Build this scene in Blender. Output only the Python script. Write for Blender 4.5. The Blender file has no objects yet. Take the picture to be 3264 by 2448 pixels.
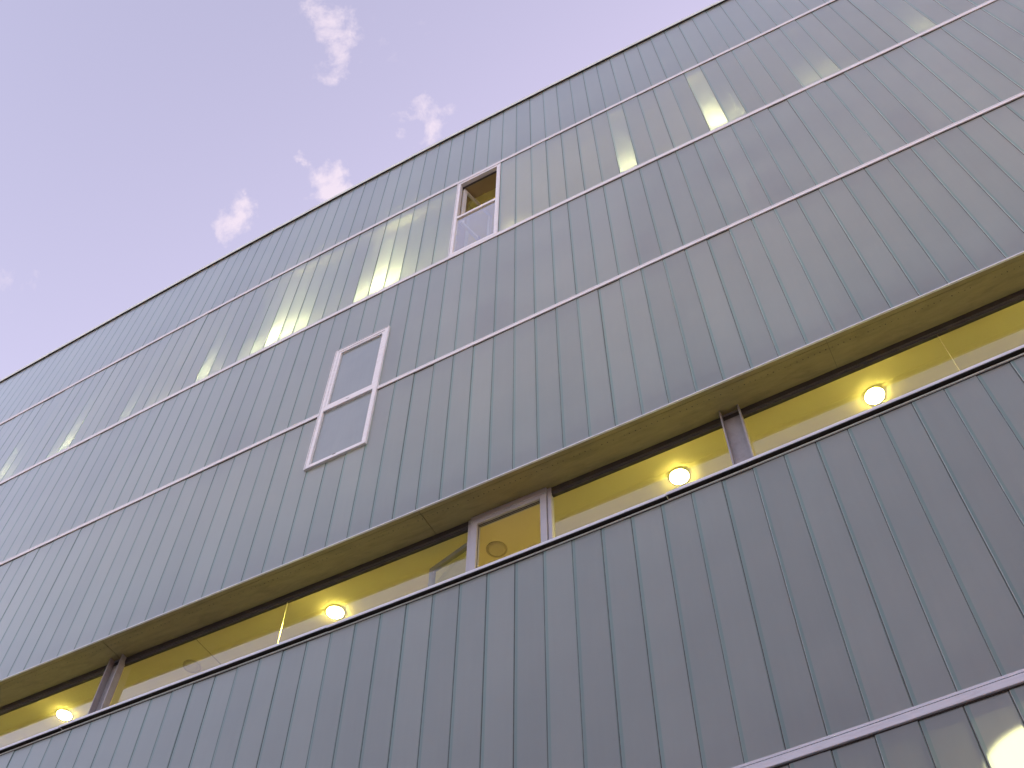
import bpy, bmesh, math, random
from mathutils import Matrix, Vector
random.seed(7)
S = bpy.context.scene
C = S.collection
R = math.radians

# ------------------------------------------------------------------ camera, sky, sun, exposure
EYE = 1.6                                   # everything measured above the eye, ground is EYE lower
cam = bpy.data.cameras.new('camera')
cam.sensor_fit = 'HORIZONTAL'
cam.sensor_width, cam.sensor_height = 36.0, 27.0
cam.type = 'PANO'                           # compact camera with a barrel-distorting wide lens
cam.panorama_type = 'FISHEYE_LENS_POLYNOMIAL'
cam.fisheye_fov = math.pi
cam.fisheye_polynomial_k0 = 0.0
cam.fisheye_polynomial_k1 = -2.68171641e-02
cam.fisheye_polynomial_k2 = 2.84664958e-05
cam.fisheye_polynomial_k3 = -1.66461520e-06
cam.fisheye_polynomial_k4 = 1.55745406e-07
cam.clip_start, cam.clip_end = 0.05, 3000
co = bpy.data.objects.new('camera', cam)
C.objects.link(co)
rx, up, fw = (Vector((0.88192698, 0.4713312, 0.00719033)), Vector((0.39132674, -0.74056122, 0.54628972)),
              Vector((-0.26280827, 0.47897387, 0.83756543)))
m = Matrix((rx, up, -fw)).transposed().to_4x4()
m.translation = (0, 0, EYE)
co.matrix_world = m
S.camera = co

world = bpy.data.worlds.new('World')
S.world = world
world.use_nodes = True
wn, wl = world.node_tree.nodes, world.node_tree.links
wn.clear()
def N(t, nodes=None, **kw):
    n = (nodes if nodes is not None else wn).new(t)
    for k, v in kw.items():
        if k.startswith('i_'):
            key = k[2:]
            n.inputs[int(key) if key.isdigit() else key].default_value = v
        else:
            setattr(n, k, v)
    return n
sky = N('ShaderNodeTexSky', sky_type='NISHITA', sun_disc=False, sun_elevation=R(9), sun_rotation=R(15),
        air_density=1.0, dust_density=1.6, ozone_density=3.0)
# dusk white balance: the camera turns the blue hour lavender
wb = N('ShaderNodeVectorMath', operation='MULTIPLY')
wb.inputs[1].default_value = (1.0, 1.0, 1.0)
wl.new(sky.outputs[0], wb.inputs[0])
SKY_GAIN = (3.18, 1.52, 1.11)
wb.inputs[1].default_value = SKY_GAIN
tc = N('ShaderNodeTexCoord')
def wmath(op, a, b=None, c=None, clamp=False):
    n = N('ShaderNodeMath', operation=op, use_clamp=clamp)
    for i, v in enumerate((a, b, c)):
        if v is None: continue
        if isinstance(v, (int, float)): n.inputs[i].default_value = v
        else: wl.new(v, n.inputs[i])
    return n.outputs[0]
n1 = N('ShaderNodeTexNoise', i_Scale=9.0, i_Detail=9.0, i_Roughness=0.62, i_Distortion=0.25)
n2 = N('ShaderNodeTexNoise', i_Scale=2.6, i_Detail=3.0, i_Roughness=0.5)
n3 = N('ShaderNodeTexNoise', i_Scale=34.0, i_Detail=8.0, i_Roughness=0.68, i_Distortion=0.4)
for n in (n1, n2, n3): wl.new(tc.outputs['Generated'], n.inputs['Vector'])
# a field of small dusk clouds: the puffs over the roof, and scattered ones over the rest of the sky
wv = N('ShaderNodeTexNoise', i_Scale=22.0, i_Detail=5.0, i_Roughness=.6)
wl.new(tc.outputs['Generated'], wv.inputs['Vector'])
ws = N('ShaderNodeVectorMath', operation='MULTIPLY_ADD')
wl.new(wv.outputs['Color'], ws.inputs[0])
ws.inputs[1].default_value = (.075, .075, .075)
wl.new(tc.outputs['Generated'], ws.inputs[2])
warp = N('ShaderNodeVectorMath', operation='SUBTRACT')
wl.new(ws.outputs[0], warp.inputs[0])
warp.inputs[1].default_value = (.0375, .0375, .0375)
def puff(d, size, amount):
    sub = N('ShaderNodeVectorMath', operation='DISTANCE')
    wl.new(warp.outputs[0], sub.inputs[0])
    sub.inputs[1].default_value = Vector(d).normalized()
    mr = N('ShaderNodeMapRange', interpolation_type='SMOOTHSTEP')
    wl.new(sub.outputs['Value'], mr.inputs['Value'])
    mr.inputs['From Min'].default_value = size
    mr.inputs['From Max'].default_value = size * 0.05
    mr.inputs['To Min'].default_value, mr.inputs['To Max'].default_value = 0, amount
    return mr.outputs[0]
tot = None
for d, s, a in (((-.263, .122, .957), .036, 1.0), ((-.2655, .138, .954), .030, .85), ((-.2700, .158, .949), .032, .8), ((-.288, .160, .944), .022, .6), ((-.2277, .2325, .9441), .034, .9),
                ((-.2342, .250, .9402), .030, 1.0), ((-.329, .2497, .9107), .033, 1.25), ((-.345, .222, .9118), .019, .85), ((-.338, .236, .911), .018, .6),
                ((-.4136, .228, .8814), .034, .95), ((-.4275, .2245, .8757), .026, .85), ((-.591, .1516, .7923), .045, .5),
                ((-.400, .211, .892), .015, .7), ((-.2117, .1624, .9637), .07, .28), ((-.25, .17, .953), .025, .4)):
    o = puff(d, s, a)
    tot = o if tot is None else wmath('MAXIMUM', tot, o)
scatter = wmath('MULTIPLY', wmath('SUBTRACT', n2.outputs[0], 0.60, clamp=True), 4.0)
mask = wmath('MAXIMUM', tot, scatter)
tex = wmath('ADD', wmath('MULTIPLY', n1.outputs[0], 0.45), wmath('MULTIPLY', n3.outputs[0], 0.55))
shape = wmath('MULTIPLY', wmath('SUBTRACT', wmath('ADD', wmath('MULTIPLY', mask, 0.27), tex), 0.60, clamp=True), 5.5, clamp=True)
dens = wmath('MULTIPLY', shape, wmath('MULTIPLY', mask, 1.5, clamp=True), clamp=True)
mixc = N('ShaderNodeMix', data_type='RGBA')
wl.new(wmath('MULTIPLY', dens, 0.75), mixc.inputs['Factor'])
wl.new(wb.outputs[0], mixc.inputs['A'])
mixc.inputs['B'].default_value = (1.68, 1.44, 1.60, 1)
bg = N('ShaderNodeBackground', i_Strength=0.15)
wl.new(mixc.outputs['Result'], bg.inputs['Color'])
wo = N('ShaderNodeOutputWorld')
wl.new(bg.outputs[0], wo.inputs[0])

sun = bpy.data.lights.new('sun', 'SUN')
sun.energy, sun.angle, sun.color = 0.4, R(0.5), (1, .78, .62)
so = bpy.data.objects.new('sun', sun)
C.objects.link(so)
so.rotation_euler = Vector((-math.sin(R(15)) * math.cos(R(9)), -math.cos(R(15)) * math.cos(R(9)), -math.sin(R(9)))).to_track_quat('-Z', 'Y').to_euler()
S.view_settings.view_transform = 'Standard'
S.view_settings.look = 'None'
S.view_settings.exposure = 2.0
S.view_settings.gamma = 1.0
S.render.engine = 'CYCLES'
S.cycles.use_denoising = True
S.cycles.sample_clamp_indirect = 12
S.cycles.max_bounces = 8
S.cycles.transparent_max_bounces = 16
S.cycles.transmission_bounces = 8
S.cycles.caustics_refractive = True

# ------------------------------------------------------------------ materials
def mat(name, build):
    M = bpy.data.materials.new(name)
    M.use_nodes = True
    nt = M.node_tree
    nt.nodes.clear()
    out = nt.nodes.new('ShaderNodeOutputMaterial')
    sh = build(nt, lambda t, **kw: N(t, nt.nodes, **kw), nt.links)
    nt.links.new(sh, out.inputs['Surface'])
    return M

def painted(color, rough=.5, metal=0.0, var=.06, scale=8.0, bump=0.0, dirt=None, dirt_amt=.35, dirt_scale=3.0, stretch=(1, 1, 1)):
    def b(nt, n, l):
        tcn = n('ShaderNodeTexCoord'); mp = n('ShaderNodeMapping'); mp.inputs['Scale'].default_value = stretch
        l.new(tcn.outputs['Object'], mp.inputs['Vector'])
        noise = n('ShaderNodeTexNoise', i_Scale=scale, i_Detail=6.0, i_Roughness=.6)
        l.new(mp.outputs[0], noise.inputs['Vector'])
        rmp = n('ShaderNodeMapRange'); l.new(noise.outputs[0], rmp.inputs[0])
        rmp.inputs['From Min'].default_value, rmp.inputs['From Max'].default_value = .3, .7
        rmp.inputs['To Min'].default_value, rmp.inputs['To Max'].default_value = 1 - var, 1 + var
        mul = n('ShaderNodeVectorMath', operation='SCALE'); mul.inputs[0].default_value = color
        l.new(rmp.outputs[0], mul.inputs['Scale'])
        col = mul.outputs[0]
        p = n('ShaderNodeBsdfPrincipled', i_Roughness=rough, i_Metallic=metal)
        if dirt:
            dn = n('ShaderNodeTexNoise', i_Scale=dirt_scale, i_Detail=8.0, i_Roughness=.7, i_Distortion=.6)
            l.new(mp.outputs[0], dn.inputs['Vector'])
            dr = n('ShaderNodeMapRange'); l.new(dn.outputs[0], dr.inputs[0])
            dr.inputs['From Min'].default_value, dr.inputs['From Max'].default_value = .48, .68
            dr.inputs['To Max'].default_value = dirt_amt
            mx = n('ShaderNodeMix', data_type='RGBA'); l.new(dr.outputs[0], mx.inputs['Factor'])
            l.new(col, mx.inputs['A']); mx.inputs['B'].default_value = (*dirt, 1)
            col = mx.outputs['Result']
        l.new(col, p.inputs['Base Color'])
        if bump:
            bm_ = n('ShaderNodeBump', i_Strength=bump, i_Distance=.004); l.new(noise.outputs[0], bm_.inputs['Height'])
            l.new(bm_.outputs[0], p.inputs['Normal'])
        return p.outputs[0]
    return b

def frosted(base, trans, rough_t=.17, refl_rough=.30):
    """rolled channel glass: milky body, soft sky sheen, blurred view through"""
    def b(nt, n, l):
        tcn = n('ShaderNodeTexCoord'); oi = n('ShaderNodeObjectInfo'); geo = n('ShaderNodeNewGeometry')
        noise = n('ShaderNodeTexNoise', i_Scale=1.3, i_Detail=5.0, i_Roughness=.6); l.new(geo.outputs['Position'], noise.inputs['Vector'])
        fine = n('ShaderNodeTexNoise', i_Scale=260.0, i_Detail=2.0); l.new(geo.outputs['Position'], fine.inputs['Vector'])
        mp = n('ShaderNodeMapping'); mp.inputs['Scale'].default_value = (9, 9, .6); l.new(geo.outputs['Position'], mp.inputs['Vector'])
        streak = n('ShaderNodeTexNoise', i_Scale=3.0, i_Detail=4.0); l.new(mp.outputs[0], streak.inputs['Vector'])
        def mth(op, a, b2, c2=None):
            q = n('ShaderNodeMath', operation=op)
            for i, v in enumerate((a, b2, c2)):
                if v is None: continue
                if isinstance(v, (int, float)): q.inputs[i].default_value = v
                else: l.new(v, q.inputs[i])
            return q.outputs[0]
        v = mth('ADD', mth('MULTIPLY_ADD', noise.outputs[0], .40, .80), mth('MULTIPLY_ADD', oi.outputs['Random'], .17, -.085))
        v = mth('ADD', v, mth('MULTIPLY_ADD', streak.outputs[0], .16, -.08))
        sc = n('ShaderNodeVectorMath', operation='SCALE'); sc.inputs[0].default_value = base; l.new(v, sc.inputs['Scale'])
        p = n('ShaderNodeBsdfDiffuse')
        l.new(sc.outputs[0], p.inputs['Color'])
        bmp = n('ShaderNodeBump', i_Strength=.12, i_Distance=.0015); l.new(fine.outputs[0], bmp.inputs['Height'])
        rf = n('ShaderNodeBsdfRefraction', i_Roughness=rough_t, i_IOR=1.12); rf.inputs['Color'].default_value = (.86, .95, .88, 1)
        tr = n('ShaderNodeBsdfTranslucent'); tr.inputs['Color'].default_value = (.75, .8, .75, 1)
        m1 = n('ShaderNodeMixShader', i_0=.5); l.new(rf.outputs[0], m1.inputs[1]); l.new(tr.outputs[0], m1.inputs[2])
        m2 = n('ShaderNodeMixShader', i_0=trans); l.new(p.outputs[0], m2.inputs[1]); l.new(m1.outputs[0], m2.inputs[2])
        gl = n('ShaderNodeBsdfGlossy', i_Roughness=refl_rough); gl.inputs['Color'].default_value = (.86, .965, .99, 1); l.new(bmp.outputs[0], gl.inputs['Normal'])
        fr = n('ShaderNodeFresnel', i_IOR=1.5)
        m3 = n('ShaderNodeMixShader'); l.new(mth('MULTIPLY', fr.outputs[0], 1.75), m3.inputs[0]); l.new(m2.outputs[0], m3.inputs[1]); l.new(gl.outputs[0], m3.inputs[2])
        return m3.outputs[0]
    return b

def glass_back(nt, n, l):
    rf = n('ShaderNodeBsdfTransparent'); rf.inputs['Color'].default_value = (.9, .97, .92, 1)
    return rf.outputs[0]

def clear_glass(tint, gain):
    def b(nt, n, l):
        tr = n('ShaderNodeBsdfTransparent'); tr.inputs[0].default_value = (*tint, 1)
        gl = n('ShaderNodeBsdfGlossy', i_Roughness=.0); gl.inputs[0].default_value = (1, 1, 1, 1)
        fr = n('ShaderNodeFresnel', i_IOR=1.5); geo = n('ShaderNodeNewGeometry')
        inv = n('ShaderNodeMath', operation='SUBTRACT'); inv.inputs[0].default_value = gain; l.new(geo.outputs['Backfacing'], inv.inputs[1])
        mx = n('ShaderNodeMath', operation='MAXIMUM'); l.new(inv.outputs[0], mx.inputs[0]); mx.inputs[1].default_value = 0
        gt = n('ShaderNodeMath', operation='GREATER_THAN'); l.new(inv.outputs[0], gt.inputs[0]); gt.inputs[1].default_value = gain - .5
        f2 = n('ShaderNodeMath', operation='MULTIPLY'); l.new(fr.outputs[0], f2.inputs[0]); l.new(mx.outputs[0], f2.inputs[1])
        f3 = n('ShaderNodeMath', operation='MULTIPLY', use_clamp=True); l.new(f2.outputs[0], f3.inputs[0]); l.new(gt.outputs[0], f3.inputs[1])
        m_ = n('ShaderNodeMixShader'); l.new(f3.outputs[0], m_.inputs[0]); l.new(tr.outputs[0], m_.inputs[1]); l.new(gl.outputs[0], m_.inputs[2])
        return m_.outputs[0]
    return b

def emit(color, strength):
    def b(nt, n, l):
        e = n('ShaderNodeEmission', i_Strength=strength); e.inputs[0].default_value = (*color, 1)
        return e.outputs[0]
    return b

M_PANEL = mat('channel_glass_face', frosted((.315, .345, .295), .42, rough_t=.45))
M_EDGE = mat('channel_glass_flange_green', frosted((.175, .305, .25), .36, rough_t=.4))
M_ARRIS_GLINT = mat('glass_arris_painted_glint', painted((.56, .64, .61), rough=.25, var=.05))  # pale colour paints the highlight along the chamfered glass edge
M_BACK = mat('channel_glass_back', glass_back)
M_CLEAR = mat('clear_window_glass', clear_glass((.92, .96, .92), 2.1))
M_COAT = mat('coated_window_glass', clear_glass((.92, .95, .90), 3.4))
M_SATIN = mat('satin_window_glass', frosted((.29, .34, .34), .25, rough_t=.4, refl_rough=.12))
M_ALU = mat('anodised_aluminium', painted((.70, .75, .79), rough=.42, metal=.1, var=.05, scale=5, dirt=(.45, .40, .38), dirt_amt=.3, dirt_scale=6, stretch=(1, 1, 6)))
M_ALU3 = mat('grey_casement_frame', painted((.40, .41, .44), rough=.45, metal=.1, var=.06, scale=6))
M_ALU2 = mat('dull_aluminium', painted((.30, .29, .30), rough=.45, metal=.5, var=.08, scale=9))
M_COP = mat('green_grey_coping_metal', painted((.62, .72, .67), rough=.5, metal=.05, var=.1, scale=4, dirt=(.26, .32, .28), stretch=(1, 1, 4)))
M_SEAL_SHADE = mat('black_sealant_and_shade', painted((.045, .045, .04), rough=.7, var=.35, scale=20))  # sealant, and black painted on undersides in place of shade
M_JOINT = mat('grey_joint_sealant', painted((.12, .13, .115), rough=.6, var=.3, scale=14))
M_SOFF = mat('weathered_zinc_soffit_lamp_tint', painted((.265, .235, .11), rough=.5, metal=.15, var=.10, scale=16, dirt=(.13, .11, .05), dirt_amt=.45, dirt_scale=7, bump=.15, stretch=(.35, 1.6, 1)))  # yellow of the room lamps is mixed into the zinc colour, dirt over it
M_BEAD = mat('sill_channel_metal', painted((.62, .72, .66), rough=.35, metal=.1, var=.05))
M_STEEL = mat('painted_steel_post', painted((.29, .29, .30), rough=.45, metal=.15, var=.1, scale=12, dirt=(.2, .17, .16), dirt_amt=.4, dirt_scale=9))
M_FRAME = mat('dark_window_head', painted((.06, .058, .06), rough=.5, metal=.2, var=.1))
M_CEIL = mat('cream_ceiling_paint', painted((.80, .75, .44), rough=.8, var=.03, scale=2))
M_WALL = mat('cream_wall_paint', painted((.78, .72, .45), rough=.8, var=.03, scale=2))
M_WOODF = mat('timber_floor', painted((.50, .42, .24), rough=.6, var=.15, scale=3, stretch=(1, 6, 1)))
M_CONC = mat('concrete', painted((.32, .31, .30), rough=.85, var=.12, scale=3, bump=.3))
M_INSUL = mat('pale_insulation_board', painted((.62, .64, .62), rough=.9, var=.1, scale=2))
M_LIN = mat('brown_window_lining', painted((.36, .29, .16), rough=.6, var=.08, scale=6))
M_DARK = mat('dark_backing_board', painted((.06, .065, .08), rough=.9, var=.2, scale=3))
M_RIM = mat('lamp_rim', painted((.50, .46, .30), rough=.35, metal=.3, var=.03))
M_OFF = mat('unlit_lamp_glass', painted((.62, .58, .38), rough=.25, var=.04, scale=30))
M_LAMP = mat('lit_lamp', emit((1, .77, .21), 140))
M_PAVE = mat('pale_pavement', painted((.18, .18, .18), rough=.9, var=.2, scale=.6, bump=.3))

# ------------------------------------------------------------------ geometry helpers
YF = 5.0325247                                # outer face of the channel glass
def obj(name, bm, mats, parent=None, loc=(0, 0, 0), smooth=False):
    me = bpy.data.meshes.new(name)
    bmesh.ops.recalc_face_normals(bm, faces=bm.faces)
    bm.to_mesh(me); bm.free()
    for mm in (mats if isinstance(mats, (list, tuple)) else [mats]): me.materials.append(mm)
    if smooth:
        for f in me.polygons: f.use_smooth = True
    o = bpy.data.objects.new(name, me)
    C.objects.link(o)
    o.parent = parent
    o.location = loc
    return o
def inst(src, name, parent, loc, rot=(0, 0, 0)):
    o = bpy.data.objects.new(name, src.data if isinstance(src, bpy.types.Object) else src)
    C.objects.link(o); o.parent = parent; o.location = loc; o.rotation_euler = rot
    return o
def empty(name, loc=(0, 0, 0)):
    o = bpy.data.objects.new(name, None); C.objects.link(o); o.location = loc; o.empty_display_size = .1
    return o
def tag(o, label, cat, group=None, kind=None):
    if label: o['label'] = label
    if cat: o['category'] = cat
    if group: o['group'] = group
    if kind: o['kind'] = kind
    return o
def box(bm, x0, x1, d0, d1, z0, z1, mi=0):
    """axis box: x range, depth behind the glass face, height above the eye"""
    vs = [bm.verts.new((x, YF + d, z + EYE)) for x in (x0, x1) for d in (d0, d1) for z in (z0, z1)]
    fs = []
    for q in ((0, 1, 3, 2), (4, 6, 7, 5), (0, 4, 5, 1), (2, 3, 7, 6), (0, 2, 6, 4), (1, 5, 7, 3)):
        f = bm.faces.new([vs[i] for i in q]); f.material_index = mi; fs.append(f)
    return fs
def boxes(name, lst, mats, parent=None, bevel=0.0):
    bm = bmesh.new()
    for b in lst: box(bm, *b)
    if bevel: bmesh.ops.bevel(bm, geom=list(bm.edges), offset=bevel, segments=1, affect='EDGES')
    return obj(name, bm, mats, parent)
def extrude_x(name, prof, x0, x1, mats, parent=None, mi=None):
    """prof: closed polygon of (depth, height) extruded along x"""
    bm = bmesh.new()
    a = [bm.verts.new((x0, YF + d, z + EYE)) for d, z in prof]
    b = [bm.verts.new((x1, YF + d, z + EYE)) for d, z in prof]
    n = len(prof)
    for i in range(n):
        f = bm.faces.new((a[i], a[(i + 1) % n], b[(i + 1) % n], b[i]))
        if mi: f.material_index = mi[i]
    bm.faces.new(a); bm.faces.new(b[::-1])
    return obj(name, bm, mats, parent)
XL, XR = -19.0, 8.0

# ------------------------------------------------------------------ setting
bm = bmesh.new()
vs = [bm.verts.new((x, y, 0)) for x, y in ((-600, -600), (600, -600), (600, 600), (-600, 600))]
bm.faces.new(vs)
tag(obj('ground', bm, M_PAVE), None, None, kind='structure')

B = empty('glass_building', (0, 0, 0))
tag(B, 'long building clad in grey-green channel glass with a yellow lit strip window', 'building')

# unseen rendered terrace added behind the viewer to shade the lower storeys
T = empty('added_street_building', (0, -8.5, 0))
tag(T, 'plain grey rendered building added unseen across the street to shade the glass wall', 'building')
def sbox(name, lst, m_, parent):
    bm = bmesh.new()
    for x0, x1, y0, y1, z0, z1 in lst:
        vs = [bm.verts.new((x, y, z)) for x in (x0, x1) for y in (y0, y1) for z in (z0, z1)]
        for q in ((0, 1, 3, 2), (4, 6, 7, 5), (0, 4, 5, 1), (2, 3, 7, 6), (0, 2, 6, 4), (1, 5, 7, 3)): bm.faces.new([vs[i] for i in q])
    return obj(name, bm, m_, parent)
M_RENDER = mat('grey_render', painted((.20, .20, .19), rough=.9, var=.3, scale=6))
M_SLATE = mat('roof_slate', painted((.05, .05, .055), rough=.7, var=.3, scale=5))
sbox('wall', [(-45, 40, -9, 0, 0, 10.4)], M_RENDER, T)
sbox('cornice', [(-45.2, 40.2, -9.2, .25, 10.4, 10.7)], M_CONC, T)
for i in range(20):
    for j in range(4):
        wx, wz = -43 + i * 4.2, 1.0 + j * 2.4
        wo_ = sbox('window', [(wx, wx + 1.2, 0, .04, wz, wz + 1.7)], M_SLATE, T)
        sbox('sill', [(wx - .1, wx + 1.3, 0, .12, wz - .1, wz)], M_CONC, wo_)

# ------------------------------------------------------------------ channel glass panels
W, X0, OFF5 = .25, -2.99763767, .0312284
Z0, R1T, R1B, R2T, R2B, R3T, R3B, Z4, Z5, R6T, R6B = 17.440, 15.116, 15.037, 12.538, 12.456, 9.971, 9.907, 7.406, 6.199, 3.716, 3.637
GAP = .0052
def panel_bm(bm, h, ox=0, oy=0, oz=0):
    t, fd, c, gs = .008, .045, .0034, .025
    a, b = GAP / 2, W - GAP / 2
    # (x, y) outline, front first; material per side
    P = [(a, c), (a + c, 0), (a + gs, 0), (b - c, 0), (b, c), (b, fd), (b - t, fd), (b - t, t), (a + t, t), (a + t, fd), (a, fd)]
    MI = [3, 1, 0, 1, 1, 1, 1, 2, 1, 1, 1]
    lo = [bm.verts.new((ox + x, oy + y, oz)) for x, y in P]
    hi = [bm.verts.new((ox + x, oy + y, oz + h)) for x, y in P]
    n = len(P)
    for i in range(n):
        f = bm.faces.new((lo[i], lo[(i + 1) % n], hi[(i + 1) % n], hi[i])); f.material_index = MI[i]
    # caps as flange/plate quads
    for ring in (lo, hi):
        for q in ((0, 1, 2, 8), (2, 3, 7, 8), (3, 4, 7), (4, 5, 6, 7), (0, 8, 9, 10)):
            f = bm.faces.new([ring[i] for i in q]); f.material_index = 1
GM = [M_PANEL, M_EDGE, M_BACK, M_ARRIS_GLINT]
_pm = {}
def panel_mesh(h):
    h = round(h, 4)
    if h not in _pm:
        bm = bmesh.new(); panel_bm(bm, h)
        bmesh.ops.recalc_face_normals(bm, faces=bm.faces)
        me = bpy.data.meshes.new('glass_panel'); bm.to_mesh(me); bm.free()
        for mm in GM: me.materials.append(mm)
        _pm[h] = me
    return _pm[h]
WIN2_T, WIN2_B = 11.300, 8.880
rows = [(R1T - .02, Z0, 0, -49, 15), (R2T - .02, R1B + .02, 0, -45, 28), (R3T - .02, R2B + .02, 0, -40, 28), (Z4, R3B + .02, 0, -34, 24),
        (R6T - .02, Z5 + .012, OFF5, -26, 18), (1.10, R6B + .02, OFF5, 3, 16)]
def rows_k(r, k):
    z0, z1, off, ka, kb = rows[r]
    if r == 1 and k in (-3, -2, -1): return None
    if r == 2 and k in (-9, -8, -7): return (WIN2_T - .01, z1)
    if r == 3 and k in (-9, -8, -7): return (z0, WIN2_B + .01)
    return (z0, z1)
cands, rest = [], []
kL, kR = int((XL - X0) / W), int((XR - X0) / W)
for r, (z0, z1, off, ka, kb) in enumerate(rows):
    for k in range(kL, kR):
        zz = rows_k(r, k)
        if zz is None: continue
        x = X0 + k * W + off
        xm, zm = x + W / 2, (zz[0] + zz[1]) / 2
        dist = math.sqrt(xm * xm + YF * YF + zm * zm)
        vis = ka <= k <= kb
        size = (zz[1] - zz[0]) * W * YF / dist ** 3
        (cands if vis else rest).append((size, x, zz, r, k))
cands.sort(key=lambda c: -c[0])
rest += cands[300:]
rs = random.Random(3)
for size, x, zz, r, k in cands[:300]:
    inst(panel_mesh(zz[1] - zz[0]), 'glass_panel', B, (x + rs.uniform(-.0012, .0012), YF + rs.uniform(-.001, .001), zz[0] + EYE), (rs.uniform(-.0012, .0012), 0, rs.uniform(-.006, .006)))
bm = bmesh.new()
for size, x, zz, r, k in rest: panel_bm(bm, zz[1] - zz[0], x, YF, zz[0] + EYE)
tag(obj('glass_panels_beyond', bm, GM, B), None, None, kind='stuff')
# dark sealant in the joints, one thin strip per joint, set back behind the faces
bm = bmesh.new()
for r, (z0, z1, off, ka, kb) in enumerate(rows):
    for k in range(kL, kR + 1):
        x = X0 + k * W + off
        a = rows_k(r, k); b_ = rows_k(r, k - 1)
        if a is None and b_ is None: continue
        zz = a or b_
        if a and b_: zz = (min(a[0], b_[0]), max(a[1], b_[1]))
        box(bm, x - GAP / 2 + .0002, x + GAP / 2 - .0002, .0022, .03, zz[0], zz[1])
tag(obj('joint_sealant', bm, M_JOINT, B), None, None, kind='stuff')

# ------------------------------------------------------------------ horizontal rails (two-part aluminium, dark gasket under)
def rail(zt, zb, segs, e=.016):
    for x0, x1 in segs:
        s = .021
        extrude_x('rail', [(-.012, zt), (-e, zt - .004), (-e, zt - s), (-.010, zt - s - .001), (-.010, zt - s - .005), (-e, zt - s - .006), (-e, zb + .003), (-e + .003, zb), (.006, zb), (.006, zt)], x0 + .001, x1 - .001, M_ALU, B)
        boxes('gasket', [(x0, x1, -.004, .012, zb - .010, zb - .001)], M_SEAL_SHADE, B)
        boxes('rail_backing', [(x0, x1, .052, .075, zb - .085, zt + .02)], M_DARK, B)
rail(R1T, R1B, [(XL, -13.4), (-13.4, -7.4), (-7.4, -1.4), (-1.4, 4.6), (4.6, XR)])
rail(R2T, R2B, [(XL, -15.2), (-15.2, -9.2), (-9.2, -3.2), (-3.2, 2.8), (2.8, XR)])
rail(R3T, R3B, [(XL, -11.3), (-11.3, -5.27), (-4.478, -.35), (-.35, 5.6), (5.6, XR)])
rail(R6T, R6B, [(XL, -8), (-8, -2), (-2, 4), (4, XR)], e=.020)

# ------------------------------------------------------------------ coping
cx = [XL, -13.36, -7.64, -4.76, .9, 6.6, XR]
for i in range(len(cx) - 1):
    dz = .004 * (i % 2)
    extrude_x('coping', [(-.032, 17.428 + dz), (-.034, 17.520 + dz), (-.022, 17.534 + dz), (.45, 17.560 + dz), (.45, 17.44 + dz), (-.026, 17.44 + dz)], cx[i] + .003, cx[i + 1] - .003, [M_COP, M_SEAL_SHADE], B, mi=[0, 0, 0, 0, 1, 1])  # underside faces painted black to deepen the shade below the coping
    extrude_x('coping_seam', [(-.036, 17.430), (-.037, 17.524), (-.022, 17.545), (.46, 17.568), (.46, 17.556), (-.020, 17.533), (-.0335, 17.5205), (-.0335, 17.430)], cx[i + 1] - .02, cx[i + 1] + .02, M_COP, B)
boxes('coping_shadow_gap', [(XL, XR, .004, .06, 17.425, 17.46)], M_SEAL_SHADE, B)

# ------------------------------------------------------------------ strip window: soffit, head, posts, panes, sill
SOF = 7.394
extrude_x('drip_edge', [(-.006, SOF), (-.006, SOF + .012), (.0, SOF + .0135), (.012, SOF + .0135), (.012, SOF)], XL, XR, M_ALU, B)
sj = [XL, -15.0, -11.3, -7.60, -3.715, .165, 4.04, XR]
for i in range(len(sj) - 1):
    g = .004 if abs(sj[i + 1] + 7.6) < .01 or abs(sj[i] + 7.6) < .01 else .0012
    boxes('soffit_edge_strip', [(sj[i] + g, sj[i + 1] - g, .013, .0500, SOF - .001, SOF + .010)], M_SOFF, B)
    boxes('soffit_panel', [(sj[i] + g, sj[i + 1] - g, .0560, .331, SOF + .003, SOF + .012)], M_SOFF, B)
boxes('soffit_void', [(XL, XR, .012, .36, SOF + .016, SOF + .03)], M_SEAL_SHADE, B)
bm = bmesh.new()                                        # row of small screw holes along the soffit
x = -12.0
while x < 4.0:
    if rs.random() > .12:
        rr = rs.uniform(.0036, .0062)
        c0 = (x + rs.uniform(-.004, .004), YF + .112 + rs.uniform(-.002, .002))
        vs = [bm.verts.new((c0[0] + rr * math.cos(a * math.pi / 3), c0[1] + rr * math.sin(a * math.pi / 3), SOF + .0022 + EYE)) for a in range(6)]
        bm.faces.new(vs)
    x += .053
tag(obj('screw_holes', bm, M_SEAL_SHADE, B), None, None, kind='stuff')
extrude_x('window_head', [(.331, SOF + .002), (.331, SOF - .060), (.338, SOF - .064), (.338, SOF - .092), (.372, SOF - .092), (.372, SOF + .002)], XL, XR, M_FRAME, B)
GLD = .3535
posts = [(-14.49, -14.31), (-7.700, -7.523), (-.900, -.722), (5.9, 6.08)]
CAS = (-3.372, -2.532)
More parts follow.
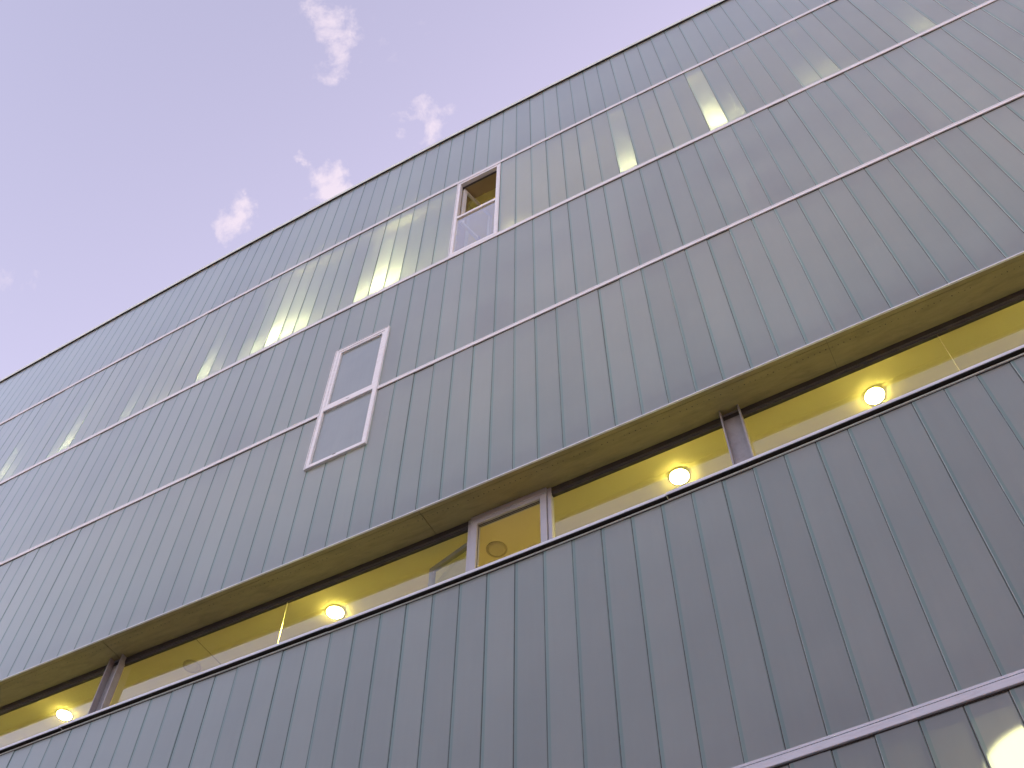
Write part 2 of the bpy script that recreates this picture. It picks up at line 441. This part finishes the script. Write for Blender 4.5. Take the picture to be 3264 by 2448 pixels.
# posts: steel channels open to the street
for a, b in posts:
    bm = bmesh.new()
    z0, z1 = Z5 + .01, SOF + .002
    P = [(a, .262), (a + .013, .262), (a + .013, .333), (b - .013, .333), (b - .013, .270), (b, .270), (b, .348), (a, .348)]
    lo = [bm.verts.new((x, YF + d, z0 + EYE)) for x, d in P]; hi = [bm.verts.new((x, YF + d, z1 + EYE)) for x, d in P]
    for i in range(8): bm.faces.new((lo[i], lo[(i + 1) % 8], hi[(i + 1) % 8], hi[i]))
    for ring in (lo, hi):
        for q in ((0, 1, 2, 7), (2, 3, 6, 7), (3, 4, 5, 6)): bm.faces.new([ring[i] for i in q])
    obj('steel_post', bm, M_STEEL, B)
    boxes('weld_plate', [(a + .014, b - .014, .318, .3325, SOF - .012, SOF + .001)], M_STEEL, B)
pj = [XL, -16.6, posts[0], -12.2, -9.62, posts[1], -5.411, CAS, posts[2], 1.02, 3.4, posts[3], XR]
for i in range(len(pj) - 1):
    a = pj[i] if not isinstance(pj[i], tuple) else pj[i][1]
    b = pj[i + 1] if not isinstance(pj[i + 1], tuple) else pj[i + 1][0]
    boxes('window_pane', [(a + .002, b - .002, GLD, GLD + .012, Z5 - .02, SOF - .0925)], M_CLEAR, B)
for x in pj:
    if isinstance(x, float) and XL < x < XR:
        boxes('pane_joint', [(x - .0011, x + .0011, GLD + .001, GLD + .011, Z5, SOF - .0925)], M_RIM, B)
# sill: cap with a drip lip and a rounded channel under it
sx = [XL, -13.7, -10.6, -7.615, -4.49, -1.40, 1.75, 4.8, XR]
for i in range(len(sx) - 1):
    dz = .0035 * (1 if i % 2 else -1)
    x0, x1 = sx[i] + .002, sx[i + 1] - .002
    extrude_x('sill_cap', [(-.045, 6.226 + dz), (-.046, 6.252 + dz), (-.043, 6.2555 + dz), (.352, 6.262 + dz), (.352, 6.244 + dz), (-.036, 6.238 + dz), (-.038, 6.226 + dz)], x0, x1, [M_ALU, M_SEAL_SHADE], B, mi=[0, 0, 0, 0, 1, 1, 0])  # cap underside painted black as the shade beneath the lip
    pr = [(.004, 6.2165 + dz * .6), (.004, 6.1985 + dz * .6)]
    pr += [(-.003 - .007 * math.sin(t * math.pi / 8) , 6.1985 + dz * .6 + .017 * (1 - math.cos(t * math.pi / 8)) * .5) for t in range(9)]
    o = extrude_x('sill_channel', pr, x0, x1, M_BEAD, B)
boxes('sill_recess', [(XL, XR, .0045, .012, 6.188, 6.238)], M_SEAL_SHADE, B)  # black strip standing for shade under the sill cap
boxes('sill_gasket', [(XL, XR, -.004, .004, 6.188, 6.1975)], M_SEAL_SHADE, B)

# open casement in the strip window
cw = boxes('casement_window', [], M_ALU3, B)
bm = bmesh.new()
a, b = CAS
zt, zb = SOF - .001, Z5 + .04
for bb in ((a, a + .037, .322, .375, zb, zt), (b - .037, b, .322, .375, zb, zt)): box(bm, *bb)                 # mullions
box(bm, a + .0375, b - .0375, .300, .372, SOF - .070, zt - .0005)                                                # head
for bb in ((a + .042, a + .104, .306, .368, zb, SOF - .0705), (b - .104, b - .042, .306, .368, zb, SOF - .0705), (a + .1045, b - .1045, .306, .368, SOF - .112, SOF - .0705)): box(bm, *bb)
bmesh.ops.bevel(bm, geom=list(bm.edges), offset=.0025, segments=1, affect='EDGES')
bm.to_mesh(cw.data); bm.free()
boxes('gasket', [(a + .1047, b - .1047, .330, .336, SOF - .117, SOF - .1125), (a + .1047, b - .1047, .345, .351, SOF - .117, SOF - .1125), (a + .1042, a + .1085, .33, .336, zb, SOF - .118)], M_SEAL_SHADE, cw)
def sash(parent, hinge, ang, w, z0, z1, sw=.05, frame=M_ALU2, pane=M_CLEAR):
    """sash hinged at (x, depth), swung by ang"""
    ca, sa = math.cos(ang), math.sin(ang)
    def rb(bm, u0, u1, v0, v1, za, zc):
        vs = []
        for u in (u0, u1):
            for v in (v0, v1):
                for z in (za, zc):
                    vs.append(bm.verts.new((hinge[0] + u * ca - v * sa, YF + hinge[1] + u * sa + v * ca, z + EYE)))
        for q in ((0, 1, 3, 2), (4, 6, 7, 5), (0, 4, 5, 1), (2, 3, 7, 6), (0, 2, 6, 4), (1, 5, 7, 3)): bm.faces.new([vs[i] for i in q])
    bm = bmesh.new()
    rb(bm, 0, sw, -.02, .02, z0, z1); rb(bm, w - sw, w, -.02, .02, z0, z1)
    rb(bm, sw, w - sw, -.0195, .0195, z1 - sw, z1); rb(bm, sw, w - sw, -.0195, .0195, z0, z0 + sw)
    o = obj('sash', bm, frame, parent)
    bm = bmesh.new(); rb(bm, sw - .002, w - sw + .002, -.004, .004, z0 + sw - .002, z1 - sw + .002)
    obj('sash_pane', bm, pane, parent)
    return o
sash(cw, (a + .07, .395), math.pi - .262, .610, Z5 + .06, 7.215)

# ------------------------------------------------------------------ tall windows in the channel glass
def tall_window(x0, x1, z0, z1, fr, e, split, th=.058):
    w = boxes('window', [], M_ALU, B)
    bm = bmesh.new()
    t = .012
    zm0, zm1 = split
    for bb in ((x0, x0 + t, -e, .06, z0, z1), (x1 - t, x1, -e, .06, z0, z1), (x0 + t, x1 - t, -e, .06, z1 - t, z1), (x0 + t, x1 - t, -e, .06, z0, z0 + t)): box(bm, *bb)
    g = .004
    a, b, c, d = x0 + t + g, x1 - t - g, z0 + t + g, z1 - t - g
    for bb in ((a, a + fr, -e + .004, .055, c, d), (b - fr, b, -e + .004, .055, c, d), (a + fr, b - fr, -e + .0045, .054, d - fr, d), (a + fr, b - fr, -e + .0045, .054, c, c + fr),
               (a + fr, b - fr, -e + .0048, .053, zm0, zm1)): box(bm, *bb)
    bmesh.ops.bevel(bm, geom=list(bm.edges), offset=.002, segments=1, affect='EDGES')
    bm.to_mesh(w.data); bm.free()
    boxes('gasket', [(x0 + t, x0 + t + g, -e + .012, .05, z0 + t, z1 - t), (x1 - t - g, x1 - t, -e + .012, .05, z0 + t, z1 - t),
                     (x0 + t + g, x1 - t - g, -e + .012, .05, z1 - t - g, z1 - t), (x0 + t + g, x1 - t - g, -e + .012, .05, z0 + t, z0 + t + g)], M_SEAL_SHADE, w)
    return w, (a + fr, b - fr, c + fr, d - fr)
# upper window: upper light stands open, lower light fixed
w1, (a, b, c, d) = tall_window(X0 - .75 + .004, X0 - .004, R2T + .004, R1B - .004, .046, .012, (13.700, 13.765))
boxes('pane', [(a - .003, b + .003, .012, .024, c - .003, 13.703)], M_COAT, w1)
boxes('lining', [(a - .03, b + .03, .062, .30, d + .005, d + .02)], M_LIN, w1)
boxes('lining', [(a - .05, a - .035, .062, .30, c, d + .004)], M_LIN, w1)
boxes('lining', [(b + .035, b + .05, .062, .30, c, d + .004)], M_LIN, w1)
sash(w1, (a + .005, .085), 1.32, .60, 13.74, d - .02, sw=.055, frame=M_ALU)
boxes('pull_handle', [(a + .16, a + .18, .33, .36, 13.2, 13.6)], M_ALU2, w1)
# lower window: both lights shut, raised frame standing proud of the glass
w2, (a, b, c, d) = tall_window(X0 - 2.25 - .024, X0 - 1.5 + .020, WIN2_B, WIN2_T + .010, .044, .030, (9.945, 10.03))
boxes('pane', [(a - .003, b + .003, .004, .012, c - .003, 9.948)], [M_SATIN], w2)
boxes('pane', [(a + .032, b - .032, .004, .012, 10.06, d - .032)], [M_SATIN], w2)
boxes('sash', [(a, a + .034, -.020, .03, 10.03, d), (b - .034, b, -.020, .03, 10.03, d), (a + .034, b - .034, -.0195, .03, d - .034, d), (a + .034, b - .034, -.0195, .03, 10.03, 10.062)], M_ALU, w2, bevel=.002)
boxes('weep_slot', [((a + b) / 2 - .03, (a + b) / 2 + .01, -.0265, -.02, 9.985, 9.991)], M_SEAL_SHADE, w2)
boxes('weep_slot', [((a + b) / 2 - .03, (a + b) / 2 + .01, -.0275, -.02, 8.93, 8.936)], M_SEAL_SHADE, w2)

# ------------------------------------------------------------------ inside: slabs, ceilings, walls
DB = 4.4
for z0, z1 in ((3.75, 4.0), (7.425, 7.72), (11.36, 11.66), (15.25, 15.55), (17.2, 17.42)):
    boxes('floor_slab', [(XL, XR, .14 if z0 != 7.425 else .37, DB, z0, z1)], M_CONC, B)
for z1 in (4.0, 7.72, 11.66): boxes('floor_covering', [(XL, XR, .40, DB, z1 + .002, z1 + .02)], M_WOODF, B)
boxes('ceiling', [(XL, XR, .373, DB, 7.352, 7.40)], M_CEIL, B)
boxes('ceiling', [(XL, XR, .14, DB, 15.19, 15.24)], M_CEIL, B)
boxes('ceiling', [(XL, XR, .14, DB, 3.68, 3.74)], M_CONC, B)
boxes('ceiling_joint', [(-6.62, -6.616, .375, 2.5, 7.3505, 7.353)], M_FRAME, B)
boxes('back_wall', [(XL, XR, DB, DB + .25, -EYE, 17.5)], M_WALL, B)
boxes('end_wall', [(XL - .3, XL, -.03, DB + .25, -EYE, 17.5)], M_CONC, B)
boxes('end_wall', [(XR, XR + .3, -.03, DB + .25, -EYE, 17.5)], M_CONC, B)
boxes('plinth', [(XL, XR, -.05, .2, -EYE, 1.09)], M_CONC, B)
for z0, z1 in ((4.0, 6.17), (11.66, 12.44), (7.72, 8.85)):
    boxes('parapet_wall', [(XL, XR, .10, .18, z0, z1)], M_INSUL, B)
boxes('parapet_wall', [(XL, XR, .10, .18, 15.55, 17.19)], M_INSUL, B)
for x0, x1 in ((XL, -5.4), (-4.35, XR)):
    boxes('interior_lining', [(x0, x1, .12, .15, 8.86, 11.35)], M_INSUL, B)
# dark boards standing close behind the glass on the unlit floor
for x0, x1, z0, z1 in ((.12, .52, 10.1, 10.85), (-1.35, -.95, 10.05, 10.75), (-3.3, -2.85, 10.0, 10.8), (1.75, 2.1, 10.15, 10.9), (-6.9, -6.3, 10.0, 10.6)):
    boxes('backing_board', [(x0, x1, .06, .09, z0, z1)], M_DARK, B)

# ------------------------------------------------------------------ ceiling lamps
def lamp_mesh(r, h):
    bm = bmesh.new(); n = 32
    ring = lambda rr, z: [bm.verts.new((rr * math.cos(2 * math.pi * i / n), rr * math.sin(2 * math.pi * i / n), z)) for i in range(n)]
    a, b_, c_, d_ = ring(r, 0), ring(r, -h * .5), ring(r * .93, -h * .9), ring(r * .7, -h)
    for p_, q_ in ((a, b_), (b_, c_), (c_, d_)):
        for i in range(n): bm.faces.new((p_[i], p_[(i + 1) % n], q_[(i + 1) % n], q_[i]))
    bm.faces.new(d_)
    return bm
def ring_mesh(r0, r1, h):
    bm = bmesh.new(); n = 32
    ring = lambda rr, z: [bm.verts.new((rr * math.cos(2 * math.pi * i / n), rr * math.sin(2 * math.pi * i / n), z)) for i in range(n)]
    L = [ring(r0, 0), ring(r0, -h), ring(r1 - .003, -h), ring(r1, -h + .003), ring(r1, 0)]
    for p_, q_ in zip(L, L[1:] + L[:1]):
        for i in range(n): bm.faces.new((p_[i], p_[(i + 1) % n], q_[(i + 1) % n], q_[i]))
    return bm
def ceiling_lamp(x, d, z, label, lit, r=.083, group=None, name='ceiling_lamp', lh=.0185):
    t = empty(name, (x, YF + d, z + EYE))
    tag(t, label, 'lamp', group)
    obj('diffuser', lamp_mesh(r, lh if lit else .014), lit or M_OFF, t, smooth=not lit)
    obj('rim', ring_mesh(r + .001, r + (.006 if lit else .016), .0118 if lit else .012), M_CEIL if lit else M_RIM, t)
    return t
G1 = 'round lamps on the strip window ceiling'
for x, lab, on in ((-8.759, 'lit round ceiling lamp behind the strip window, left of the left steel post', 1),
                   (-6.917, 'unlit round ceiling lamp just right of the left steel post', 0),
                   (-5.092, 'lit round ceiling lamp midway between left steel post and open casement', 1),
                   (-3.290, 'unlit round ceiling lamp seen through the open casement', 0),
                   (-1.461, 'lit round ceiling lamp just left of the right steel post', 1),
                   (.364, 'lit round ceiling lamp right of the right steel post', 1),
                   (2.19, 'round ceiling lamp beyond the right end of the visible strip window', 1),
                   (-10.58, 'round ceiling lamp beyond the left end of the visible strip window', 1)):
    ceiling_lamp(x, .712, 7.3515, lab, M_LAMP if on else None, group=G1)
G3 = 'lamps glowing through the second glass band'
def lampmat(s): return mat('lit_lamp_behind_glass', emit((1, .82, .44), s * .22))
def added_uplight(lab, panels):
    """added lamp bar and light niches, shaped to give the lamp glow in the channel glass; panels: {panel number: (strength, from, to)}"""
    k0, k1 = min(panels), max(panels)
    t = empty('added_uplight', (X0 + (k0 + k1 + 1) / 2 * W, YF + .30, 12.185 + EYE))  # added lamp bar, stands in for the lamps behind this band
    tag(t, lab, 'lamp', G3)
    inv = Matrix.Translation(-t.location)
    hb = boxes('housing', [(X0 + k0 * W + .012, X0 + (k1 + 1) * W - .012, .195, .405, 12.185, 12.210)], M_RIM, t)
    hb.data.transform(inv)
    for k, (s_, f0, f1) in panels.items():
        le = boxes('lens', [(X0 + (k + f0) * W + .018, X0 + (k + f1) * W - .018, .205, .395, 12.2105, 12.216)], lampmat(s_), t)
        le.data.transform(inv)
        boxes('added_niche_back', [(X0 + k * W + .004, X0 + (k + 1) * W - .004, .421, .430, 12.18, 15.0)], M_INSUL, B)  # added board that keeps the glow close behind the panel
    for k in range(k0, k1 + 2):
        zt = 13.35 if k1 - k0 > 3 and k not in (k0, k1 + 1) else 15.0
        extrude_x('added_niche_fin', [(.050, 12.45), (.184, 12.45), (.184, 12.18), (.420, 12.18), (.420, zt), (.050, zt)], X0 + k * W - .003, X0 + k * W + .003, M_INSUL, B)  # added fin confining the glow to its panel
U = 1500.0
def bar(lab, d): added_uplight(lab, {k: ((U * v, 0, 1) if not isinstance(v, tuple) else (U * v[0], v[1], v[2])) for k, v in d.items()})
bar('faint lamp glow in the second glass band, at the top right corner', {23: .04})
bar('faint lamp glow in the second glass band, right of the brightest single streak', {17: (.08, .5, 1), 18: (.09, 0, .5)})
bar('bright lamp streak in the second glass band, right of the open tall window', {12: .75, 13: (.35, 0, .35)})
bar('softer lamp streak in the second glass band, next right of the open tall window', {7: .24})
bar('brightest broad lamp glow in the second glass band, left of the open tall window', {-10: .04, -9: .28, -8: 1.25, -7: .50, -6: (.16, 0, .6), -5: (.10, 0, .5), -4: .03})
bar('second broad lamp glow left of the open tall window, above the shut window', {-18: .02, -17: (.06, .2, 1), -16: .12, -15: 1.05, -14: .45, -13: .20, -12: .05, -11: .04})
bar('dim lamp streak in the second glass band, left of the two broad glows', {-20: .13, -19: (.12, 0, .6)})
bar('very faint lamp glow in the second glass band, between two thin streaks', {-26: .04})
bar('thin slanting lamp streak in the second glass band near the left edge', {-32: .03, -31: (.24, .3, .9)})
bar('leftmost lamp streak in the second glass band', {-37: (.20, .2, .9), -36: .04})
ceiling_lamp(.385, .81, 3.678, 'dazzling lamp behind the lowest glass band at the bottom right corner', lampmat(11), r=.36)

for x, s_ in ((2.2, 25), (-.6, 30), (-3.4, 130), (-4.6, 70), (-6.2, 70), (-8.0, 55), (-10.5, 25)):      # added unseen lamps that brighten the upper room
    obj('added_fill_luminaire', lamp_mesh(.12, .02), lampmat(s_ * 1.6), B, (x, YF + 2.3, 15.188 + EYE))
